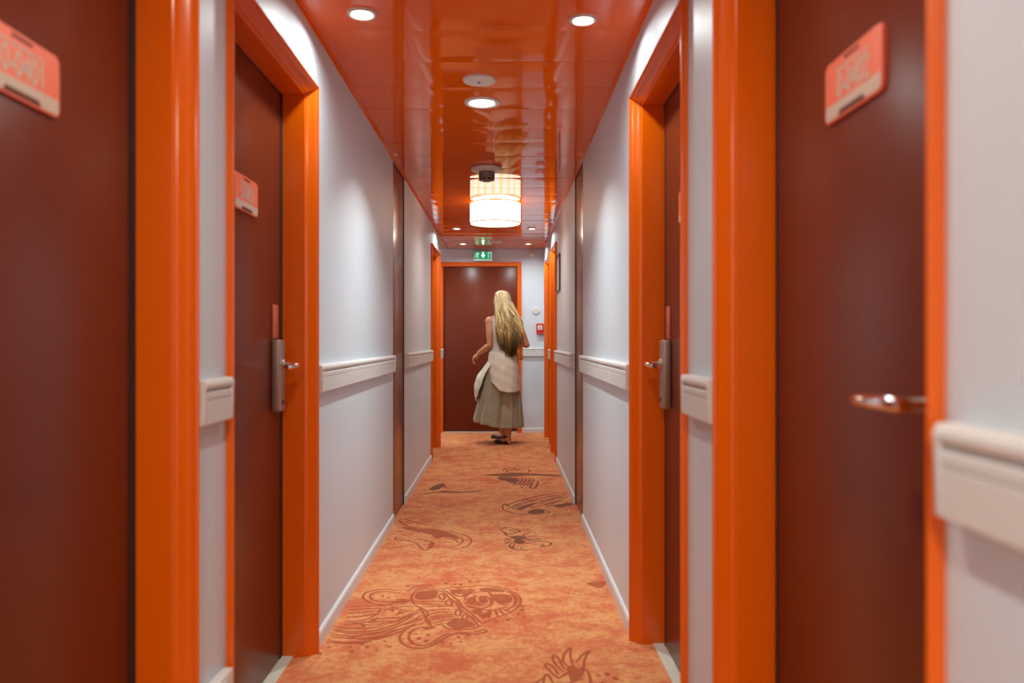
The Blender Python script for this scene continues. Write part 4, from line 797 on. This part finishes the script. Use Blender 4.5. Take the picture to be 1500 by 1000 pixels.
# hair: a cap of strands from the crown falling down the back
bm = bmesh.new(); lay = bm.loops.layers.float_color.new('tone'); rnd = random.Random(11)
def lock(path, rads, tone):
    n0 = len(bm.faces); tube(bm, path, rads, 6, flat=.55); bm.faces.ensure_lookup_table()
    zs = [p.z for p in path]
    for f in bm.faces[n0:]:
        for lp in f.loops:
            z = lp.vert.co.z; k = max(0, min(1, (1.62-z)/.60))
            li = Vector((.78, .62, .36)); mi = Vector((.54, .34, .115)); dk = Vector((.13, .062, .018))
            c = li.lerp(mi, min(1, k*1.7)) if k < .6 else mi.lerp(dk, (k-.6)/.4)
            c = c*tone; lp[lay] = (c.x, c.y, c.z, 1)
NL = 560
for i in range(NL):
    layer = i/NL
    ph = rnd.uniform(-2.05, 2.05) if layer > .25 else rnd.uniform(-1.7, 1.7)   # angle round the head from the back
    crown = hp(rnd.uniform(-.012, .012), -.005+rnd.uniform(-.02, .04), .108)
    infl = 1.06+.12*layer
    path = []
    for j in range(8):                                      # over the skull
        th = .15+j*(1.62 if abs(ph) < 1.9 else 1.45)/7
        x = .074*infl*math.sin(ph)*math.sin(th); y = -.012-.094*infl*math.cos(ph)*math.sin(th); zz = .020+.088*infl*math.cos(th)
        path.append(hp(x, y, zz))
    end = path[-1]
    # target position in the curtain down the back
    fr = (ph+2.05)/4.1                                     # 0..1
    u = rnd.random()
    relx = end.x
    tx = -.078+.275*u if rnd.random() < .75 else -.06+.20*max(0, min(1, (relx+.12)/.22))
    tz = rnd.uniform(.96, 1.10) if tx > .0 else rnd.uniform(1.04, 1.16)
    if tx > .15: tz = rnd.uniform(1.05, 1.20)
    ty = -.132-.030*layer+rnd.uniform(-.012, .012)
    amp = rnd.uniform(.008, .020); fq = rnd.uniform(21, 26); fz = 5*math.sin(tx*38+2*layer)+rnd.uniform(-.5, .5)
    N = 20; ctrl = Vector((end.x*.35+tx*.75, min(end.y, -.07)-.03, 1.40))
    ctrl2 = Vector((tx*1.45-.012, ty-.016, 1.27)); fin = Vector((tx*.80+.016, ty+.012, tz))
    base = path[-1]
    for j in range(1, N+1):
        t = j/N
        p = base*(1-t)**3+ctrl*3*t*(1-t)**2+ctrl2*3*t*t*(1-t)+fin*t**3
        wv = amp*min(1, t*2.2)
        p = p+Vector((wv*math.sin(fq*p.z+fz), wv*.7*math.cos(fq*p.z+fz*1.3), 0))
        path.append(p)
    r0 = rnd.uniform(.0045, .0085); n = len(path)
    rads = [r0*(.7+.3*min(1, k/6))*(1-.8*max(0, (k/(n-1)-.72)/.28)) for k in range(n)]
    lock(path, rads, (max(.28, .92+.50*math.sin(tx*88+3*math.sin(tx*23))+rnd.uniform(-.32, .32))) if layer > .3 else rnd.uniform(.22, .5))
me = bpy.data.meshes.new('hair'); bm.to_mesh(me); bm.free()
link('hair', me, HAIR, W, smooth=True)

# mustard bag under her right arm
B = tag(empty('shoulder_bag', (.194, 8.83, .935)), 'mustard yellow bag hanging under the right arm of the woman', 'bag')
b2 = bmesh.new(); rows = []
for xx, ins in ((-.016, .010), (-.011, 0), (.011, 0), (.016, .010)):
    P = rrect(-.12+ins, .14-ins, ins, .262-ins, .045)
    rows.append([b2.verts.new((xx-.012*(p[1]-.13)/.13*0, p[0], p[1])) for p in P])
n = len(rows[0])
for a, c in zip(rows, rows[1:]):
    for k in range(n): b2.faces.new((a[k], a[(k+1) % n], c[(k+1) % n], c[k]))
b2.faces.new(rows[0]); b2.faces.new(rows[-1])
ob('pouch', b2, BAG, B, sharp=35)
b2 = bmesh.new()
tube(b2, [(0, -.09, .25), (-.02, -.105, .32), (-.050, -.09, .40), (-.066, -.045, .468), (-.068, .01, .492), (-.062, .06, .468), (-.045, .10, .39), (-.01, .11, .31), (0, .10, .25)], .008, 8, flat=.5)
ob('strap', b2, BAG, B, smooth=True)
